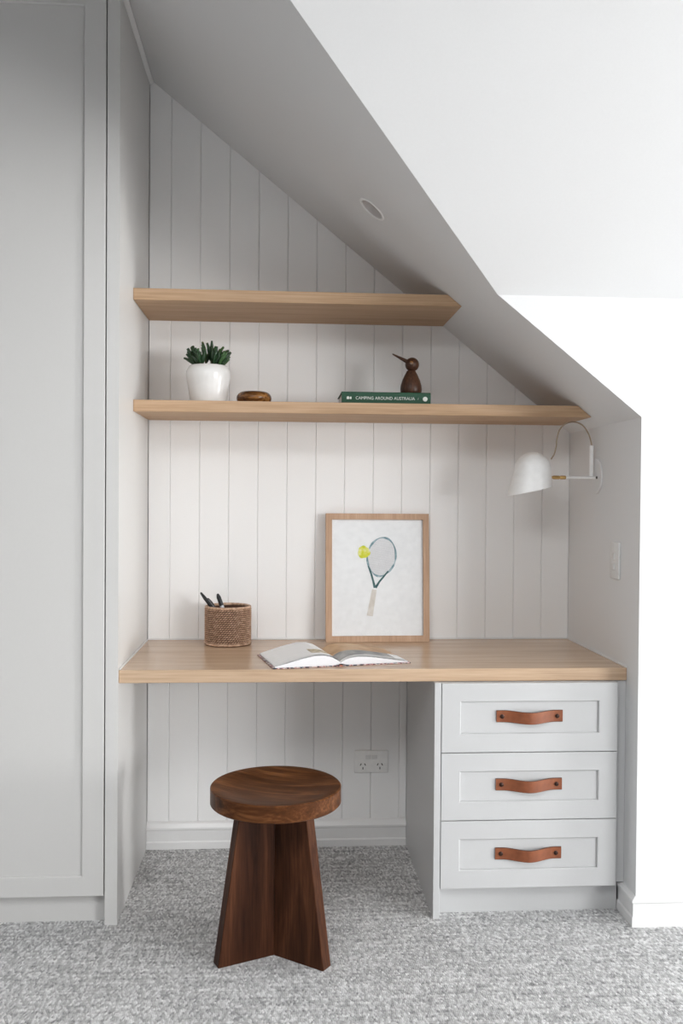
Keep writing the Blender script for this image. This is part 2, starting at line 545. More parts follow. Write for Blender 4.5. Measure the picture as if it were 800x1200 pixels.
def wall_with_windows(name, along, lo, hi, face, back, openings):
    """wall running along x or y from lo to hi with framed window openings (a, b, bottom, top, name)"""
    def bx(bm, a, b, c, d, z0, z1):
        if b - a < 0.001 or z1 - z0 < 0.001:
            return
        if along == 'x':
            box(bm, a, b, min(c, d), max(c, d), z0, z1)
        else:
            box(bm, min(c, d), max(c, d), a, b, z0, z1)
    bm = bmesh.new()
    at = lo
    for w0, w1, h0, h1, wn in openings:
        bx(bm, at, w0, face, back, 0, 3.0)
        bx(bm, w0, w1, face, back, 0, h0)
        bx(bm, w0, w1, face, back, h1, 3.0)
        at = w1
    bx(bm, at, hi, face, back, 0, 3.0)
    structure(mesh_obj(name, bm, 'room_wall'))
    for w0, w1, h0, h1, wn in openings:
        bm = bmesh.new()
        p, q = face + (back - face) * 0.2, face + (back - face) * 0.5
        for a, b, z0, z1 in ((w0, w0 + .04, h0, h1), (w1 - .04, w1, h0, h1), (w0 + .04, w1 - .04, h0, h0 + .04), (w0 + .04, w1 - .04, h1 - .04, h1)):
            bx(bm, a, b, p, q, z0, z1)
        structure(mesh_obj(wn, bm, 'skirting'))


wall_with_windows('wall_rear', 'x', RX0 - .1, RX1 + .1, RY, RY - .1, [(4.4, 7.8, 0.97, 2.13, 'window_1')])
wall_with_windows('wall_far_right', 'y', RY, YP, RX1, RX1 + .1, [(-3.32, -2.18, 0.05, 1.35, 'window_2')])
wall_with_windows('wall_left', 'y', RY, 0.1, RX0, RX0 - .1, [])

# skirting boards
SK = [(0, 0), (0.016, 0), (0.016, 0.024), (0.0125, 0.029), (0.0125, 0.066), (0.0165, 0.070), (0.0165, 0.077), (0.009, 0.090), (0.003, 0.0965), (0, 0.0965)]
structure(mesh_obj('baseboard_back', prism_bm([(0.0008, -0.0005 - d, z) for d, z in SK], (0.9350, 0, 0)), 'skirting'))
SF = [(0, 0), (0.0165, 0), (0.0165, 0.026), (0.0125, 0.031), (0.0125, 0.068), (0.0165, 0.073), (0.0155, 0.080), (0.004, 0.0855), (0, 0.0855)]
bm = bmesh.new()     # mitred around the corner of the knee wall
pa = [bm.verts.new((W - d, -0.5565, z)) for d, z in SF]
pb = [bm.verts.new((W - d, YP - d, z)) for d, z in SF]
pc = [bm.verts.new((RX1 - 0.002, YP - d, z)) for d, z in SF]
n = len(SF)
for A, B in ((pa, pb), (pb, pc)):
    for i in range(n):
        bm.faces.new((A[i], A[(i + 1) % n], B[(i + 1) % n], B[i]))
bm.faces.new(pa)
bm.faces.new(pc)
structure(mesh_obj('baseboard_right', bm, 'skirting'))

# cornice bead between the wardrobe panel and the soffit
z0 = soffit(0)
structure(mesh_obj('trim_1', prism_bm([(0.0006, -0.59, z0 - 0.0012), (0.0006, -0.59, z0 - 0.024), (0.0050, -0.59, z0 - 0.0235), (0.0090, -0.59, z0 - 0.0215), (0.0130, -0.59, z0 - 0.0180), (0.0150, -0.59, z0 - 0.0140)], (0, 0.5895, 0)), 'wall'))
# thin sealing bead around the worktop
bm = bmesh.new()
box(bm, 0.0012, W - 0.0012, -0.0052, -0.0006, DESK + 0.0004, DESK + 0.006)
box(bm, 0.0008, 0.0050, -0.575, -0.0056, DESK + 0.0004, DESK + 0.005)
box(bm, W - 0.0050, W - 0.0008, -0.575, -0.0056, DESK + 0.0004, DESK + 0.005)
structure(mesh_obj('trim_2', bm, 'skirting'))
# cover strip where the lining meets the drawer side, below the worktop
structure(mesh_obj('trim_3', box_bm(0.9120, 0.9355, -0.0045, -0.0006, 0.098, 0.7108, bev=0.001), 'boards'))


# ================================================================== JOINERY
def ring_front(bm, x0, x1, z0, z1, yf, yb, ix0, ix1, iz0, iz1, yr):
    """shaker frame: face at yf, back at yb, opening with stepped edge down to yr"""
    c = 0.0025

    def loop(a, b, p, q, y):
        return [bm.verts.new(v) for v in ((a, y, p), (b, y, p), (b, y, q), (a, y, q))]
    e = 0.0012
    L = [loop(x0, x1, z0, z1, yb), loop(x0, x1, z0, z1, yf + e), loop(x0 + e, x1 - e, z0 + e, z1 - e, yf),
         loop(ix0 - c, ix1 + c, iz0 - c, iz1 + c, yf), loop(ix0, ix1, iz0, iz1, yf + c),
         loop(ix0, ix1, iz0, iz1, yr + 0.001)]
    L.append(loop(ix0, ix1, iz0, iz1, yb))
    for A, B in zip(L, L[1:] + L[:1]):
        for i in range(4):
            bm.faces.new((A[i], A[(i + 1) % 4], B[(i + 1) % 4], B[i]))
    return bm


# ---- wardrobe
ward = thing('wardrobe', 'tall built-in grey panelled wardrobe along the left of the desk niche', 'wardrobe', (-0.036, -0.59, 0))
wl = Vector((-0.036, -0.59, 0))


def loc_bm(bm, off):
    bmesh.ops.translate(bm, vec=-Vector(off), verts=bm.verts[:])
    return bm


bm = prism_bm([(-0.036, -0.59, 0), (-0.0002, -0.59, 0), (-0.0002, -0.59, soffit(0) - 0.001), (-0.036, -0.59, soffit(-0.036) - 0.001)], (0, 0.5895, 0))
mesh_obj('side_panel', loc_bm(bm, wl), 'wardrobe', ward)
bm = box_bm(-2.302, -0.0365, -0.567, -0.001, 0.0854, 2.742)
mesh_obj('carcass', loc_bm(bm, wl), 'wardrobe', ward)
bm = prism_bm([(-2.302, -0.572, 2.746), (-0.0365, -0.572, 2.746), (-0.0365, -0.572, soffit(-0.0365) - 0.001), (XC, -0.572, ZC - 0.001), (-2.302, -0.572, ZC - 0.001)], (0, 0.018, 0))
mesh_obj('top_filler', loc_bm(bm, wl), 'wardrobe', ward)
bm = box_bm(-2.302, -0.0365, -0.558, -0.54, 0.0, 0.085)
mesh_obj('kickboard', loc_bm(bm, wl), 'wardrobe', ward)
for k in range(5):
    x1 = -0.0402 - k * 0.453
    x0 = x1 - 0.450
    d = mesh_obj('door', loc_bm(ring_front(bmesh.new(), x0, x1, 0.0866, 2.7425, -0.59, -0.571, x0 + 0.0635, x1 - 0.0635, 0.1459, 2.684, -0.583), wl), 'wardrobe', ward)
    mesh_obj('door_panel', loc_bm(box_bm(x0 + 0.0636, x1 - 0.0636, -0.583, -0.575, 0.1460, 2.6839), wl), 'wardrobe', d)

# ---- worktop
desk = mesh_obj('worktop', loc_bm(box_bm(0.0006, W - 0.0008, -0.579, -0.0006, DESK - 0.0383, DESK, bev=0.0012), (0.76, -0.29, DESK - 0.0383)), 'oak', loc=(0.76, -0.29, DESK - 0.0383))
tag(desk, 'long pale oak worktop of the desk spanning the niche above the drawers', 'desk')

# ---- drawer unit
dl = Vector((0.9366, -0.60, 0))
unit = thing('drawer_cabinet', 'pale grey cabinet of three drawers with tan leather pulls under the worktop', 'cabinet', dl)
DT = DESK - 0.0383 - 0.0006
mesh_obj('side_panel', loc_bm(box_bm(0.9366, 0.9562, -0.60, -0.0006, 0.0, DT, bev=0.0008), dl), 'cabinet', unit)
mesh_obj('carcass', loc_bm(box_bm(0.9568, 1.4975, -0.578, -0.001, 0.0895, DT - 0.001), dl), 'cabinet', unit)
mesh_obj('filler_panel', loc_bm(box_bm(1.5000, W - 0.0008, -0.572, -0.555, 0.0895, DT - 0.001), dl), 'cabinet', unit)
mesh_obj('kickboard', loc_bm(box_bm(0.9568, W - 0.018, -0.558, -0.540, 0.0, 0.0885), dl), 'cabinet', unit)
HX, HW, HH = 1.2268, 0.1015, 0.0178


def strap_bm():
    """leather strap fixed at both ends and bowed outwards between"""
    bm = bmesh.new()
    N = 24
    t = 0.0042
    rows = []
    for i in range(N + 1):
        s = -1 + 2 * i / N
        x = s * HW
        k = max(0.0, 1 - abs(s) / 0.80)
        k = k * k * (3 - 2 * k)
        bow = 0.021 * k
        sag = -0.0035 * k
        row = []
        for (zz, yy) in ((-HH + .001, -t), (-HH, -t + .001), (-HH, 0), (HH, 0), (HH, -t + .001), (HH - .001, -t)):
            row.append(bm.verts.new((x, yy - bow, zz + sag)))
        rows.append(row)
    for A, B in zip(rows, rows[1:]):
        for i in range(6):
            f = bm.faces.new((A[i], A[(i + 1) % 6], B[(i + 1) % 6], B[i]))
            if i != 5:
                f.material_index = 1
    for R in (rows[0], rows[-1]):
        f = bm.faces.new(R)
        f.material_index = 1
    return bm


proto = {}
for k, (z0, z1, hz) in enumerate(((0.5010, 0.7095, 0.6085), (0.2960, 0.4985, 0.4020), (0.0895, 0.2935, 0.1925))):
    x0, x1 = 0.9585, 1.4970
    ix0, ix1, iz0, iz1 = 1.0168, 1.4385, z0 + 0.0565, z1 - 0.0565
    yf = -0.5995
    o = Vector((x0, yf, z0))
    bm = loc_bm(ring_front(bmesh.new(), x0, x1, z0, z1, yf, -0.5795, ix0, ix1, iz0, iz1, -0.592), dl)
    d = mesh_obj('drawer', bm, 'cabinet', unit)
    mesh_obj('drawer_panel', loc_bm(box_bm(ix0 + .0002, ix1 - .0002, -0.592, -0.584, iz0 + .0002, iz1 - .0002), dl), 'cabinet', d)
    hl = Vector((HX, -0.5922, hz)) - dl
    if not proto:
        h = mesh_obj('handle', strap_bm(), ['leather', 'leather_edge'], d, smooth=40, loc=hl)
        h['label'] = 'tan leather strap pull'
        rv = []
        for s in (-1, 1):
            r = mesh_obj('rivet', lathe_bm([(0, 0.0060), (0.0040, 0.0060), (0.0064, 0.0045), (0.0064, 0.0)], 16, Matrix.Rotation(PI / 2, 4, 'X')), 'rivet', d, smooth=40, loc=hl + Vector((s * (HW - 0.017), -0.0018, 0)))
            rv.append((s, r))
        proto.update(h=h, rv=rv)
    else:
        h = proto['h'].copy()
        COL.objects.link(h)
        h.parent = d
        h.location = hl
        for s, r in proto['rv']:
            c = r.copy()
            COL.objects.link(c)
            c.parent = d
            c.location = hl + Vector((s * (HW - 0.017), -0.0018, 0))

# ---- floating shelves, their right ends cut to the slope of the soffit


def shelf(z, depth, label):
    zt = z + 0.0371
    b = 0.001
    xa, xb = W - (z - ZS) / SL, W - (zt - ZS) / SL
    if z < ZS + 0.03:
        xa = min(xa, W - 0.001)
    xa -= 0.0012
    xb -= 0.0012
    o = Vector((0.0006, -depth / 2, z))
    bm = prism_bm([(0.0006, -depth, z), (xa, -depth, z), (xb, -depth, zt), (0.0006, -depth, zt)], (0, depth - 0.0006, 0))
    bmesh.ops.bevel(bm, geom=bm.edges[:], offset=0.001, segments=1, affect='EDGES')
    s = mesh_obj('floating_shelf', loc_bm(bm, o), 'oak_shelf', loc=o)
    return tag(s, label, 'shelf', 'oak shelves above the desk')


shelf(1.8899, 0.3447, 'upper empty oak floating shelf cut to the slope of the ceiling')
shelf(1.5356, 0.3371, 'lower long oak floating shelf holding a plant, ring, green book and wooden bird')
S1 = 1.5356 + 0.0371

# ================================================================== FITTINGS ON WALLS AND SOFFIT
# ---- downlight
dlm = Matrix((( SU.x, SV.x, SN.x, 0), (SU.y, SV.y, SN.y, 0), (SU.z, SV.z, SN.z, 0), (0, 0, 0, 1)))
t = thing('downlight', 'small round recessed downlight in the sloping soffit of the niche', 'downlight', DLC)
mesh_obj('trim_ring', lathe_bm([(0.0475, 0.0004), (0.0475, 0.0022), (0.0455, 0.0034), (0.0405, 0.0030), (0.0395, 0.0004), (0.0475, 0.0004)], 40, dlm), 'lamp_white', t, smooth=40)
mesh_obj('reflector', lathe_bm([(0.0385, 0.0), (0.0400, 0.0), (0.030, -0.042), (0.0285, -0.042), (0.0385, 0.0)], 40, dlm), 'downlight_inner', t, smooth=40)
mesh_obj('lens', lathe_bm([(0, -0.040), (0.028, -0.040), (0.028, -0.044), (0, -0.044)], 32, dlm), 'downlight_lens', t)

# ---- double power outlet below the desk
go = Vector((0.8078, -0.0006, 0.3052))
t = thing('power_outlet', 'double white power outlet on the board wall under the desk', 'outlet', go)
mesh_obj('plate', box_bm(-0.062, 0.062, -0.0085, 0, -0.0405, 0.0405, bev=0.003, seg=2), 'wall_plate', t, smooth=30)
for s in (-1, 1):
    sw = mesh_obj('rocker', box_bm(s * 0.0115 - 0.0095, s * 0.0115 + 0.0095, -0.0115, -0.0086, 0.010, 0.024, bev=0.001), 'plastic', t)
    sk = bmesh.new()
    cx = s * 0.031
    for ang, px, pz in ((0.5, cx - 0.0078, -0.010), (-0.5, cx + 0.0078, -0.010), (0, cx, -0.0235)):
        b2 = box_bm(-0.0016, 0.0016, -0.0090, -0.0086, -0.0042, 0.0042)
        bmesh.ops.transform(b2, matrix=Matrix.Translation((px, 0, pz)) @ Matrix.Rotation(ang, 4, 'Y'), verts=b2.verts[:])
        me = bpy.data.meshes.new('tmp')
        b2.to_mesh(me)
        b2.free()
        sk.from_mesh(me)
        bpy.data.meshes.remove(me)
    mesh_obj('socket_slots', sk, 'dark_slot', t)

# ---- light switch on the return wall
so = Vector((W - 0.0006, -0.480, 1.072))
t = thing('light_switch', 'white vertical switch plate on the niche return wall below the lamp', 'switch', so)
mesh_obj('plate', box_bm(-0.0075, 0, -0.037, 0.037, -0.058, 0.058, bev=0.0028, seg=2), 'switch_plate', t, smooth=30)
for zz in (0.012, -0.020):
    mesh_obj('rocker', box_bm(-0.0112, -0.0076, -0.008, 0.008, zz - 0.010, zz + 0.010, bev=0.0012), 'plastic', t)

# ---- wall lamp
LY = -0.29
lo = Vector((W, LY, 1.337))
lamp = thing('wall_lamp', 'white swing-arm wall lamp with a dome shade and beige cable under the lower shelf', 'lamp', lo)
RX = Matrix.Rotation(-PI / 2, 4, 'Y')           # lathe axis pointing away from the wall (-X)
mesh_obj('wall_plate', lathe_bm([(0, 0.0006), (0.060, 0.0006), (0.060, 0.0050), (0.059, 0.0060), (0, 0.0060)], 48, RX, (0, 0, 0.004)), 'wall', lamp, smooth=30)
mesh_obj('pivot_screw', lathe_bm([(0, 0.0062), (0.0045, 0.0062), (0.0045, 0.0085), (0.0035, 0.0092), (0, 0.0092)], 16, RX, (0, -0.020, 0.0)), 'rivet', lamp, smooth=30)
mesh_obj('arm', tube_bm([(-0.0062, 0, 0), (-0.106, 0, 0)], 0.0044, 14), 'lamp_white', lamp, smooth=40)
mesh_obj('post', tube_bm([(-0.0190, 0, 0.0046), (-0.0190, 0, 0.108)], 0.0074, 16), 'lamp_white', lamp, smooth=40)
jb = bmesh.new()
lathe(jb, [(0, 0.1062), (0.0050, 0.1062), (0.0062, 0.1075), (0.0062, 0.1240), (0.0050, 0.1255), (0.0050, 0.1275), (0.0062, 0.1290), (0.0062, 0.1490), (0.0040, 0.1510), (0.0040, 0.1590), (0, 0.1590)], 20, RX)
mesh_obj('brass_joint', jb, 'brass', lamp, smooth=40)
cab = [(1.5136, 1.4460), (1.5110, 1.460), (1.5030, 1.484), (1.4830, 1.5120), (1.4540, 1.5235), (1.4230, 1.5170), (1.4030, 1.4950), (1.3945, 1.465), (1.3925, 1.440), (1.3860, 1.415), (1.3755, 1.398)]
mesh_obj('cable', tube_bm(smooth_path([(x - W, 0, z - 1.337) for x, z in cab], 6), 0.0024, 8), 'cable', lamp, smooth=60)
# shade: half dome on top, walls running down to a tilted oval mouth
bm = bmesh.new()
SEG = 48
dc = Vector((1.3135 - W, 0, 1.360 - 1.337))
R0 = 0.0615
oc = Vector((1.3035 - W, 0, 1.2905 - 1.337))
ou = Vector((0.0745, 0, 0.0165))
rings = []
for i in range(1, 11):
    a = i / 10 * PI / 2
    rings.append([dc + Vector((R0 * math.sin(a) * math.cos(2 * PI * k / SEG), R0 * math.sin(a) * math.sin(2 * PI * k / SEG), R0 * math.cos(a))) for k in range(SEG)])
for j in range(1, 9):
    tt = j / 8
    row = []
    for k in range(SEG):
        c, s = math.cos(2 * PI * k / SEG), math.sin(2 * PI * k / SEG)
        a = dc + Vector((R0 * c, R0 * s, 0))
        b = oc + ou * c + Vector((0, 0.068 * s, 0))
        row.append(a.lerp(b, tt))
    rings.append(row)
outer_v = [[bm.verts.new(p) for p in row] for row in rings]
mid = (dc + oc) / 2
inner_v = [[bm.verts.new(p + (mid - p).normalized() * 0.0022) for p in row] for row in rings]
ta = bm.verts.new(dc + Vector((0, 0, R0)))
tb = bm.verts.new(dc + Vector((0, 0, R0 - 0.0022)))
for V, tp in ((outer_v, ta), (inner_v, tb)):
    for k in range(SEG):
        bm.faces.new((tp, V[0][k], V[0][(k + 1) % SEG]))
    for A, B in zip(V, V[1:]):
        for k in range(SEG):
            bm.faces.new((A[k], A[(k + 1) % SEG], B[(k + 1) % SEG], B[k]))
for k in range(SEG):
    bm.faces.new((outer_v[-1][k], outer_v[-1][(k + 1) % SEG], inner_v[-1][(k + 1) % SEG], inner_v[-1][k]))
mesh_obj('shade', bm, 'lamp_white', lamp, smooth=50)
bc = dc + Vector((-0.004, 0, -0.012))
mesh_obj('bulb', lathe_bm([(0, 0.036), (0.012, 0.034), (0.013, 0.012), (0.020, -0.004), (0.022, -0.018), (0.016, -0.031), (0, -0.037)], 20, None, bc), 'bulb', lamp, smooth=60)

# ================================================================== THINGS ON THE LOWER SHELF
# ---- potted succulent
pc0 = Vector((0.2277, -0.20, S1))
plant = thing('potted_succulent', 'finger-leaved green succulent in a bulging white ceramic pot on the lower shelf', 'plant', pc0)
prof = [(0, 0.0004), (0.056, 0.0004), (0.0585, 0.003), (0.061, 0.015), (0.0665, 0.050), (0.072, 0.080), (0.0745, 0.100), (0.0735, 0.112), (0.0675, 0.124), (0.0640, 0.1285), (0.0615, 0.1300), (0.0590, 0.1285), (0.060, 0.118), (0.064, 0.105), (0.0, 0.105)]
mesh_obj('pot', lathe_bm(prof, 56), 'ceramic', plant, smooth=50)
mesh_obj('soil', lathe_bm([(0, 0.1055), (0.0625, 0.1055), (0.0595, 0.120), (0.03, 0.1225), (0, 0.124)], 32), 'soil', plant, smooth=60)


def leaf_mesh(curl):
    bm = bmesh.new()
    path, rad = [], []
    for i in range(7):
        tt = i / 6
        path.append((0.006 * curl * tt * tt, 0, tt))
        rad.append((0.085 + 0.055 * math.sin(PI * min(1, tt * 1.15))) * (1.0 if tt < 0.85 else 0.8))
    rad[0] = 0.06
    rad[-1] = 0.075
    pts = [(x * 10, y, z) for x, y, z in path]
    tube(bm, pts, rad, 7)
    bmesh.ops.recalc_face_normals(bm, faces=bm.faces[:])
    me = bpy.data.meshes.new('leaf')
    bm.to_mesh(me)
    bm.free()
    for pl in me.polygons:
        pl.use_smooth = True
    return me


lm = []
for cu in (0.5, 2.2, 3.6):
    for mt in ('leaf', 'leaf', 'leaf_young'):
        me = leaf_mesh(cu)
        me.materials.append(M[mt])
        lm.append(me)
rnd = random.Random(11)
# rosettes: stem foot, tip
ros = []
for (fx, fy, tx, ty, tz) in ((-0.030, -0.006, -0.050, -0.004, 0.146), (-0.034, 0.012, -0.044, 0.024, 0.160), (-0.016, -0.020, -0.026, -0.034, 0.142),
                             (-0.006, 0.004, -0.012, 0.002, 0.168), (0.010, 0.008, 0.008, 0.012, 0.172), (0.014, -0.016, 0.018, -0.026, 0.148),
                             (0.012, 0.020, 0.026, 0.030, 0.158), (0.028, 0.004, 0.046, 0.004, 0.142), (0.030, -0.014, 0.040, -0.028, 0.138)):
    foot = Vector((fx, fy, 0.118))
    tip = Vector((tx, ty, tz))
    mesh_obj('stem', tube_bm([foot, foot.lerp(tip, 0.5) + Vector((0, 0, 0.004)), tip], [0.0042, 0.0036, 0.0030], 7), 'stem', plant, smooth=60)
    ros.append((foot, tip))
for foot, tip in ros:
    out = Vector((tip.x * 1.25, tip.y * 0.8, 0.046)).normalized()
    n = 8
    for i in range(n):
        fr = i / (n - 1)
        base = foot.lerp(tip, 0.45 + 0.55 * fr)
        az = i * 2.4 + rnd.uniform(-.4, .4)
        el = 0.12 + 1.0 * (1 - fr) + rnd.uniform(-.12, .12)
        d = Vector((math.sin(el) * math.cos(az), math.sin(el) * math.sin(az), math.cos(el)))
        d = (d * 0.75 + out * 0.8).normalized()
        if d.z < -0.05:
            d.z = 0.0
        L = rnd.uniform(0.038, 0.052)
        o = bpy.data.objects.new('leaf', rnd.choice(lm))
        COL.objects.link(o)
        o.parent = plant
        q = d.to_track_quat('Z', 'Y')
        o.rotation_euler = (q.to_matrix() @ Matrix.Rotation(rnd.uniform(0, 6.28), 3, 'Z')).to_euler()
        o.scale = (L, L, L)
        o.location = base

# ---- wooden ring
ringp = []
for k in range(49):
    a = 2 * PI * k / 48
    ringp.append((0.0355 + 0.0230 * math.cos(a), 0.0215 + 0.0213 * math.sin(a)))
ringp[-1] = ringp[0]
ring = mesh_obj('wooden_ring', lathe_bm(ringp, 48), 'ring_wood', smooth=60, loc=(0.3815, -0.22, S1 + 0.0003))
tag(ring, 'small polished brown wooden ring lying on the lower shelf beside the plant', 'ornament')

# ---- green book lying flat, its spine to the room
bo = Vector((0.8180, -0.300, S1 + 0.0003))
book = thing('closed_book', 'closed green camping book lying flat on the lower shelf under the wooden bird', 'book', bo)
bw, bd, bh = 0.1475, 0.215, 0.0400
bm = bmesh.new()
prof = [(bd, 0.0), (0.004, 0.0), (0.0006, 0.003), (-0.0012, bh / 2), (0.0006, bh - 0.003), (0.004, bh), (bd, bh), (bd, bh - 0.003), (0.0075, bh - 0.003), (0.0055, bh / 2), (0.0075, 0.003), (bd, 0.003)]
prism(bm, [(-bw, y, z) for y, z in prof], (2 * bw, 0, 0))
mesh_obj('cover', bm, 'book_green', book)
mesh_obj('page_block', box_bm(-bw + 0.004, bw - 0.004, 0.0080, bd - 0.004, 0.0032, bh - 0.0032), 'paper_edge', book)


def text_obj(name, body, size, loc, parent, mat, spacing=1.0):
    cu = bpy.data.curves.new(name, 'FONT')
    cu.body = body
    cu.size = size
    cu.extrude = 0.0002
    cu.space_character = spacing
    cu.align_x = 'CENTER'
    cu.align_y = 'CENTER'
    cu.materials.append(M[mat])
    tmp = bpy.data.objects.new('lettering', cu)
    me = bpy.data.meshes.new_from_object(tmp)
    bpy.data.objects.remove(tmp)
    o = bpy.data.objects.new(name, me)
    COL.objects.link(o)
    o.parent = parent
    o.location = loc
    o.rotation_euler = (PI / 2, 0, 0)
    return o


tx = text_obj('spine_title', 'CAMPING AROUND AUSTRALIA', 0.0142, (-0.0035, -0.00135, 0.0188), book, 'print_white', 1.02)
bpy.context.view_layer.update()
if tx.dimensions.x > 0:
    tx.scale = (0.196 / tx.dimensions.x,) + (1.0, 1.0)
text_obj('spine_number', '/', 0.0105, (0.1055, -0.00135, 0.0188), book, 'print_white')
em = bmesh.new()       # publisher's small mark at the left, round mark at the right
prism(em, [(-0.1310, -0.0014, 0.0150), (-0.1225, -0.0014, 0.0150), (-0.1225, -0.0014, 0.0225), (-0.1268, -0.0014, 0.0248), (-0.1310, -0.0014, 0.0225)], (0, 0.0004, 0))
prism(em, [(-0.1210, -0.0014, 0.0150), (-0.1150, -0.0014, 0.0150), (-0.1150, -0.0014, 0.0230), (-0.1210, -0.0014, 0.0230)], (0, 0.0004, 0))
mesh_obj('spine_emblem', em, 'print_white', book)
bm = lathe_bm([(0, 0), (0.0078, 0), (0.0078, 0.0004), (0, 0.0004)], 24, Matrix.Rotation(PI / 2, 4, 'X'), (0.1290, -0.0011, 0.0185))
eo = mesh_obj('spine_roundel', bm, 'print_white', book)

# ---- wooden bird on the book
bi = Vector((0.9090, -0.235, S1 + bh + 0.0006))
bird = thing('wooden_bird', 'dark wooden bird figure with a long raised beak standing on the green book', 'figurine', bi)
prof = [(0, 0), (0.0310, 0), (0.0335, 0.002), (0.0358, 0.010), (0.0364, 0.018), (0.0350, 0.030), (0.0300, 0.047), (0.0225, 0.064), (0.0165, 0.075), (0.0148, 0.0795), (0, 0.0800)]
mesh_obj('body', lathe_bm(prof, 40), 'bird_wood', bird, smooth=50)
HC = Vector((0.003, 0, 0.1010))
hb = bmesh.new()
bmesh.ops.create_uvsphere(hb, u_segments=32, v_segments=20, radius=0.0236)
bmesh.ops.translate(hb, vec=HC, verts=hb.verts[:])
hd = mesh_obj('head', hb, 'bird_wood', bird, smooth=80)
b0 = HC + Vector((-0.019, -0.004, 0.010))
b1 = Vector((-0.0655, -0.008, 0.1345))
mesh_obj('beak', tube_bm([b0, b0.lerp(b1, 0.25), b0.lerp(b1, 0.6), b0.lerp(b1, 0.93), b1], [0.0070, 0.0058, 0.0040, 0.0024, 0.0012], 12), 'bird_wood', bird, smooth=50)
ed = Vector((-0.22, -0.95, 0.12)).normalized()
em = ed.to_track_quat('Z', 'Y').to_matrix().to_4x4()
mesh_obj('eye', lathe_bm([(0, 0.0232), (0.0052, 0.0232), (0.0062, 0.0238), (0.0058, 0.0246), (0.0030, 0.0249), (0, 0.0249)], 16, em, HC), 'ring_wood', hd, smooth=50)

# ================================================================== THINGS ON THE DESK
# ---- woven rattan pot
ro = Vector((0.2920, -0.098, DESK))
pot = thing('rattan_pot', 'round woven brown rattan pot on the desk holding the pens', 'pot', ro)
RR, RH = 0.0785, 0.131
mesh_obj('wall_core', lathe_bm([(0, 0.0008), (RR - 0.002, 0.0008), (RR - 0.001, RH - 0.004), (RR - 0.008, RH - 0.004), (RR - 0.009, 0.008), (0, 0.008)], 48), 'rattan_dark', pot, smooth=40)
bm = bmesh.new()
ROWS, NC = 18, 50
for r in range(1, ROWS):
    z = 0.004 + (RH - 0.008) * (r + 0.5) / ROWS
    hh = (RH - 0.008) / ROWS * 0.58
    for k in range(NC):
        a0 = 2 * PI * (k + 0.5 * (r % 2) + 0.15 * r) / NC
        w = 2 * PI / NC * 0.42
        ctr = []
        # small leaning stitch: 4 sided lozenge with a raised ridge
        pts = []
        for (da, dz, rr) in ((-w, -hh * 0.75, 0.000), (w, -hh * 0.35, 0.000), (w, hh * 0.75, 0.000), (-w, hh * 0.35, 0.000)):
            a = a0 + da
            pts.append(bm.verts.new(((RR + rr - 0.001) * math.cos(a), (RR + rr - 0.001) * math.sin(a), z + dz)))
        q = []
        for (da, dz) in ((-w * .7, -hh * 0.42), (w * .7, -hh * 0.14), (w * .7, hh * 0.42), (-w * .7, hh * 0.14)):
            a = a0 + da
            rj = RR + 0.0028
            q.append(bm.verts.new((rj * math.cos(a), rj * math.sin(a), z + dz)))
        for i in range(4):
            j = (i + 1) % 4
            bm.faces.new((pts[i], pts[j], q[j], q[i]))
        bm.faces.new(q)
wv = mesh_obj('weave', bm, 'rattan', pot)
wv['kind'] = 'stuff'


def coil(z, r, rr, lead):
    pts = [((r) * math.cos(2 * PI * k / 48), r * math.sin(2 * PI * k / 48), z) for k in range(48)]
    return tube_bm(pts, rr, 8, closed=True)


mesh_obj('rim_coil', coil(RH, RR - 0.0025, 0.0050, 0), 'rattan', pot, smooth=60)
mesh_obj('base_coil', coil(0.0062, RR - 0.0010, 0.0048, 0), 'rattan', pot, smooth=60)


def pen(label, foot, tip, r, body, cap, capfrac, clip=None):
    """pen leaning in the rattan pot; foot and tip are world points"""
    foot, tip = Vector(foot), Vector(tip)
    d = tip - foot
    L = d.length
    t = thing('pen', label, 'pen', foot, 0, 'pens in the rattan pot')
    t.rotation_euler = d.to_track_quat('Z', 'Y').to_euler()
    c0 = L * (1 - capfrac)
    mesh_obj('barrel', lathe_bm([(0, 0), (r * .35, 0.0005), (r * .9, 0.012), (r * 0.95, c0), (0, c0)], 14), body, t, smooth=40)
    mesh_obj('cap', lathe_bm([(0, c0 + .0002), (r * 1.08, c0 + .0002), (r * 1.08, c0 + (L - c0) * .72), (r * .65, L - 0.003), (r * .3, L), (0, L)], 14), cap, t, smooth=40)
    if clip:
        mesh_obj('clip', box_bm(r * 1.1, r * 1.1 + 0.0016, -0.0022, 0.0022, c0 + 0.004, L - 0.006, bev=0.0004), clip, t)


zb = DESK + 0.0095
pen('slim black pen reaching furthest out of the rattan pot', (0.325, -0.095, zb), (0.1985, -0.120, 0.9325), 0.0058, 'pen_black', 'pen_black', 0.42, 'pen_black')
pen('shorter black pen leaning beside the longest pen in the rattan pot', (0.320, -0.058, zb), (0.2185, -0.078, 0.9080), 0.0066, 'pen_black', 'pen_black', 0.36, 'pen_silver')
pen('white pen with a black tip in the rattan pot', (0.318, -0.136, zb), (0.2570, -0.128, 0.9290), 0.0070, 'pen_white', 'pen_black', 0.24, 'pen_black')

# ---- open book
oo = Vector((0.660, -0.530, DESK + 0.0004))
ob_rot = math.atan2(0.052, 0.238)        # spine leans to the left going back
obk = thing('open_book', 'open hardcover cookbook with patterned cover lying on the desk before the picture', 'book', oo, ob_rot)
PH = 0.240
PWL, PWR = 0.212, 0.224


def hl_left(s):
    pts = [(0, 0.011), (0.012, 0.019), (0.03, 0.029), (0.055, 0.0345), (0.085, 0.0340), (0.125, 0.026), (0.17, 0.0145), (0.205, 0.0065)]
    return interp(pts, s)


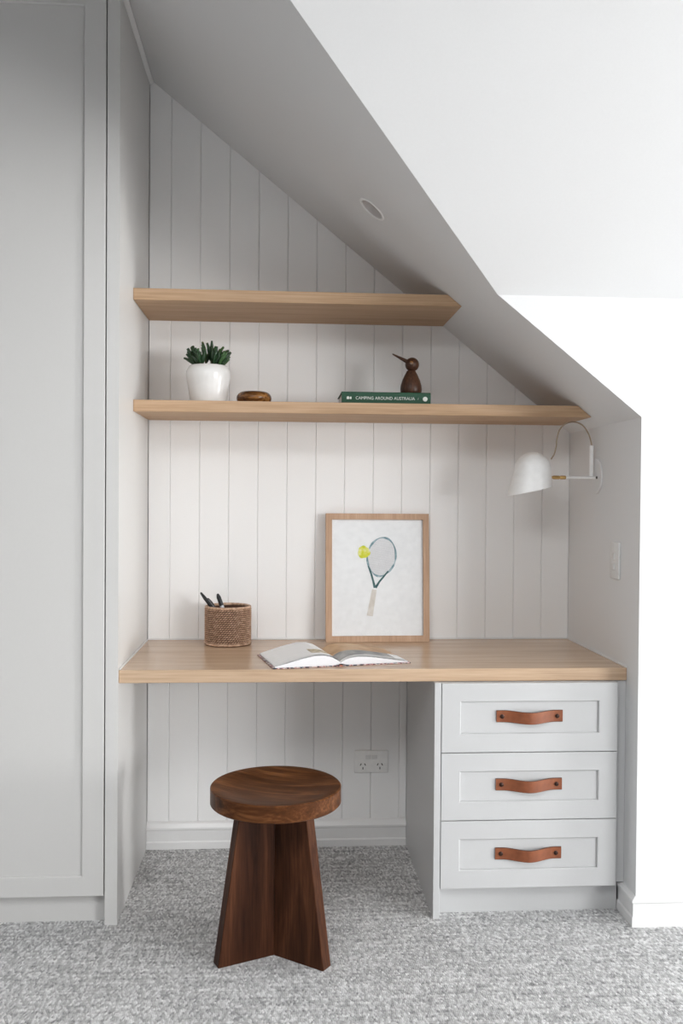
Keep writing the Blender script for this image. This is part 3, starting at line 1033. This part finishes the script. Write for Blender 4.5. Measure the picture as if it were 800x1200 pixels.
def hl_right(s):
    pts = [(0, 0.011), (0.010, 0.017), (0.025, 0.0235), (0.05, 0.0265), (0.085, 0.0250), (0.13, 0.0185), (0.18, 0.0110), (0.217, 0.0055)]
    return interp(pts, s)


def interp(pts, s):
    for (a, x), (b, y) in zip(pts, pts[1:]):
        if s <= b:
            t = (s - a) / (b - a)
            return x + (y - x) * t
    return pts[-1][1]


# the two halves run off at slightly different angles in plan
def bpt(side, s, v, z):
    if side < 0:
        return Vector((-s * math.cos(0.055), v + s * math.sin(0.0) * 0 - s * 0.055 + 0.0, z))
    return Vector((s, v + s * 0.0, z))


ANG_L, ANG_R = 0.048, -0.010
for side, fn, wdt, ang, cname in ((-1, hl_left, PWL, ANG_L, 'left'), (1, hl_right, PWR, ANG_R, 'right')):
    # cover board
    sgn = side
    bm = box_bm(0.004 if sgn > 0 else -wdt, wdt if sgn > 0 else -0.004, -0.004, PH + 0.004, 0.0, 0.0030, bev=0.0006)
    mesh_obj('cover_board', bm, 'book_cloth', obk)
    # page block with a curved top
    N = 26
    wp = wdt - 0.007
    bm = bmesh.new()
    secs = []
    for v in (0.0, PH):
        topv, botv = [], []
        for i in range(N + 1):
            s = wp * (i / N) ** 1.4
            h = fn(s)
            topv.append(bm.verts.new((sgn * s, v, h)))
            botv.append(bm.verts.new((sgn * s, v, min(0.0034 + max(0, 0.004 * (1 - s / 0.02)), h - 0.001))))
        secs.append((topv, botv))
    for i in range(N):
        for (ta, ba), (tb, bb) in ((secs[0], secs[1]),):
            bm.faces.new((ta[i], ta[i + 1], tb[i + 1], tb[i]))
            bm.faces.new((ba[i], ba[i + 1], bb[i + 1], bb[i]))
        for (tv, bv) in secs:
            bm.faces.new((tv[i], tv[i + 1], bv[i + 1], bv[i]))
    for e in (0, N):
        bm.faces.new((secs[0][0][e], secs[1][0][e], secs[1][1][e], secs[0][1][e]))
    mesh_obj('page_block', bm, 'paper_edge', obk)
    # loose top leaves, the uppermost one printed
    for lvl in range(3):
        bm = bmesh.new()
        off = 0.0006 + 0.0016 * lvl
        NV = 14
        grid = []
        for j in range(NV + 1):
            row = []
            for i in range(N + 1):
                s = wp * (i / N) ** 1.4 * (1 - 0.006 * lvl)
                lift = off * math.sin(PI * min(1.0, s / wp)) ** 0.6 if s > 0 else 0
                row.append(bm.verts.new((sgn * s, PH * j / NV, fn(s) + 0.0003 * (lvl + 1) + lift)))
            grid.append(row)
        for j in range(NV):
            for i in range(N):
                f = bm.faces.new((grid[j][i], grid[j][i + 1], grid[j + 1][i + 1], grid[j + 1][i]))
                s = ((i + .5) / N) ** 1.4
                v = (j + .5) / NV
                if lvl == 2:
                    if sgn < 0:
                        f.material_index = 1 if 0.34 < s < 0.85 and 0.25 < v < 0.85 else 0
                        if 0.10 < s < 0.40 and 0.14 < v < 0.42:
                            f.material_index = 2
                    else:
                        f.material_index = 3 if v > 0.42 else (4 if (v > 0.05 and s < 0.86) else 0)
        mesh_obj('page', bm, ['page', 'page_text', 'photo_food', 'photo_tan', 'photo_grey'], obk, smooth=60)
mesh_obj('spine', box_bm(-0.0038, 0.0038, -0.004, PH + 0.004, 0.0, 0.0026), 'book_spine_pink', obk)

# ---- framed picture leaning on the back wall
FW, FH, FT, FR = 0.3725, 0.4585, 0.028, 0.0215
fo = Vector((0.8220, -0.0700, DESK + 0.0008))
frame = thing('framed_picture', 'oak framed tennis racket picture leaning against the wall at the back of the desk', 'picture', fo)
lean = math.atan2(0.0395 - 0.002, FH)
frame.rotation_euler = (-lean, 0, math.radians(1.6))
hw = FW / 2
for nm, poly in (('bottom', [(-hw, 0), (hw, 0), (hw - FR, FR), (-hw + FR, FR)]), ('top', [(-hw, FH), (hw, FH), (hw - FR, FH - FR), (-hw + FR, FH - FR)]),
                 ('left', [(-hw, 0), (-hw + FR, FR), (-hw + FR, FH - FR), (-hw, FH)]), ('right', [(hw, 0), (hw - FR, FR), (hw - FR, FH - FR), (hw, FH)])):
    bm = prism_bm([(x, 0, z) for x, z in poly], (0, FT, 0))
    mesh_obj('frame_rail', bm, 'oak_frame', frame)
art = mesh_obj('art_print', box_bm(-hw + FR + .0003, hw - FR - .0003, 0.0090, 0.0120, FR + .0003, FH - FR - .0003), 'mat_paper', frame)
mesh_obj('backing_board', box_bm(-hw + FR + .0003, hw - FR - .0003, 0.0124, 0.0240, FR + .0003, FH - FR - .0003), 'oak_frame', frame)
mesh_obj('glass', box_bm(-hw + FR + .0002, hw - FR - .0002, 0.0052, 0.0066, FR + .0002, FH - FR - .0002), 'glass', frame)


def fp(x, y, d=0.0):
    """photo pixel on the picture -> point on the sheet in frame coordinates"""
    u = (x - 381.8) / (502.2 - 381.8) * FW - hw
    v = (753.0 - y) / (753.0 - 604.0) * FH
    return Vector((u, 0.0089 - d, v))


def flat_poly(pts, d, th=0.0002):
    return prism_bm([fp(x, y, d) for x, y in pts], (0, th, 0))


def ribbon(bm, pts, wd, d, closed=False):
    P = [fp(x, y, d) for x, y in pts]
    n = len(P)
    L, Rr = [], []
    for i, p in enumerate(P):
        a = P[i - 1] if (closed or i) else P[i]
        b = P[(i + 1) % n] if (closed or i < n - 1) else P[i]
        t = (b - a).normalized()
        nn = Vector((-t.z, 0, t.x)) * (wd[i] if isinstance(wd, list) else wd) / 2
        L.append(bm.verts.new(p + nn))
        Rr.append(bm.verts.new(p - nn))
    for i in range(n if closed else n - 1):
        j = (i + 1) % n
        bm.faces.new((L[i], L[j], Rr[j], Rr[i]))
    return bm


head = []
for k in range(40):
    a = 2 * PI * k / 40
    c, s = math.cos(a), math.sin(a)
    x = 16.6 * c * (1.0 if s > 0 else 1 - 0.16 * s * s)
    y = -(23.0 * s if s > 0 else 22.5 * s)
    tt = math.radians(10)
    head.append((446.6 + x * math.cos(tt) - y * math.sin(tt), 654.8 + x * math.sin(tt) + y * math.cos(tt)))
mesh_obj('racket_strings_wash', flat_poly(head, 0.0), 'art_wash', art)
bm = bmesh.new()
for k in range(-7, 8):
    for horiz in (0, 1):
        tt = math.radians(10)
        q = k / 8
        ext = math.sqrt(max(0.0, 1 - q * q))
        if horiz:
            A, B = (-16 * ext, q * 21), (16 * ext, q * 21)
        else:
            A, B = (q * 15.5, -21.5 * ext), (q * 15.5, 21.5 * ext)
        pts = [(446.6 + x * math.cos(tt) - y * math.sin(tt), 654.8 + x * math.sin(tt) + y * math.cos(tt)) for x, y in (A, B)]
        ribbon(bm, pts, 0.0009, 0.00025)
mesh_obj('racket_strings', bm, 'racket_string', art)
bm = bmesh.new()
ribbon(bm, head, [0.0056 + 0.0022 * math.sin(k * 0.9) for k in range(40)], 0.0004, closed=True)
mesh_obj('racket_hoop', bm, 'racket_teal', art)
bm = bmesh.new()
ribbon(bm, [(431.0, 665), (434.5, 674), (437.0, 683), (438.8, 690.5)], [0.0050, 0.0065, 0.0070, 0.0090], 0.0005)
ribbon(bm, [(454.5, 671), (449.5, 677), (444.0, 683.5), (439.5, 690.5)], [0.0050, 0.0062, 0.0068, 0.0090], 0.0006)
mesh_obj('racket_throat', bm, 'racket_dark', art)
mesh_obj('racket_grip', flat_poly([(435.6, 692), (440.8, 693), (436.2, 723.5), (429.2, 722.5)], 0.0005), 'racket_grip', art)
ball = []
for k in range(28):
    a = 2 * PI * k / 28
    r = 7.2 + 0.45 * math.sin(3 * a + 1) + 0.3 * math.sin(7 * a)
    ball.append((426.0 + r * math.cos(a), 649.0 + r * math.sin(a)))
mesh_obj('tennis_ball', flat_poly(ball, 0.0008), 'ball_yellow', art)

# ================================================================== STOOL
st = Vector((0.4650, -0.770, 0.0))
stool = thing('stool', 'dark walnut stool with round dished seat on carpet before the desk', 'stool', st)
ZT, TH, RS = 0.4660, 0.0470, 0.1810
prof = [(0, ZT - TH), (RS - 0.003, ZT - TH), (RS, ZT - TH + 0.003), (RS, ZT - 0.0030), (RS - 0.0030, ZT), (RS - 0.012, ZT - 0.0002)]
for k in range(1, 11):
    r = (RS - 0.012) * (1 - k / 10)
    q = r / (RS - 0.012)
    prof.append((r, ZT - 0.0002 - 0.015 * (1 - q * q)))
mesh_obj('seat', lathe_bm(prof, 72), 'walnut_seat', stool, smooth=35)
t2 = 0.0185
for k, deg in enumerate((204, 324, 84)):
    a = math.radians(deg)
    rb, rt = 0.1740, 0.1120
    r0 = t2 / math.tan(PI / 3)
    # mitred plank: inner end is a 120 degree point at the stool's axis
    bm = bmesh.new()
    cs = []
    for z, R in ((0.0, rb), (ZT - TH - 0.0004, rt)):
        cs.append([bm.verts.new(p) for p in ((0.0004, 0, z), (r0 + 0.0004, -t2, z), (R, -t2, z), (R, t2, z), (r0 + 0.0004, t2, z))])
    bm.faces.new(cs[0])
    bm.faces.new(cs[1])
    for i in range(5):
        j = (i + 1) % 5
        bm.faces.new((cs[0][i], cs[0][j], cs[1][j], cs[1][i]))
    out_e = [e for e in bm.edges if all(abs(v.co.y) > 0.01 and v.co.x > r0 + 0.02 for v in e.verts)]
    bmesh.ops.bevel(bm, geom=out_e, offset=0.0015, segments=1, affect='EDGES')
    bmesh.ops.rotate(bm, cent=(0, 0, 0), matrix=Matrix.Rotation(a, 3, 'Z'), verts=bm.verts[:])
    mesh_obj('leg', bm, 'walnut', stool)
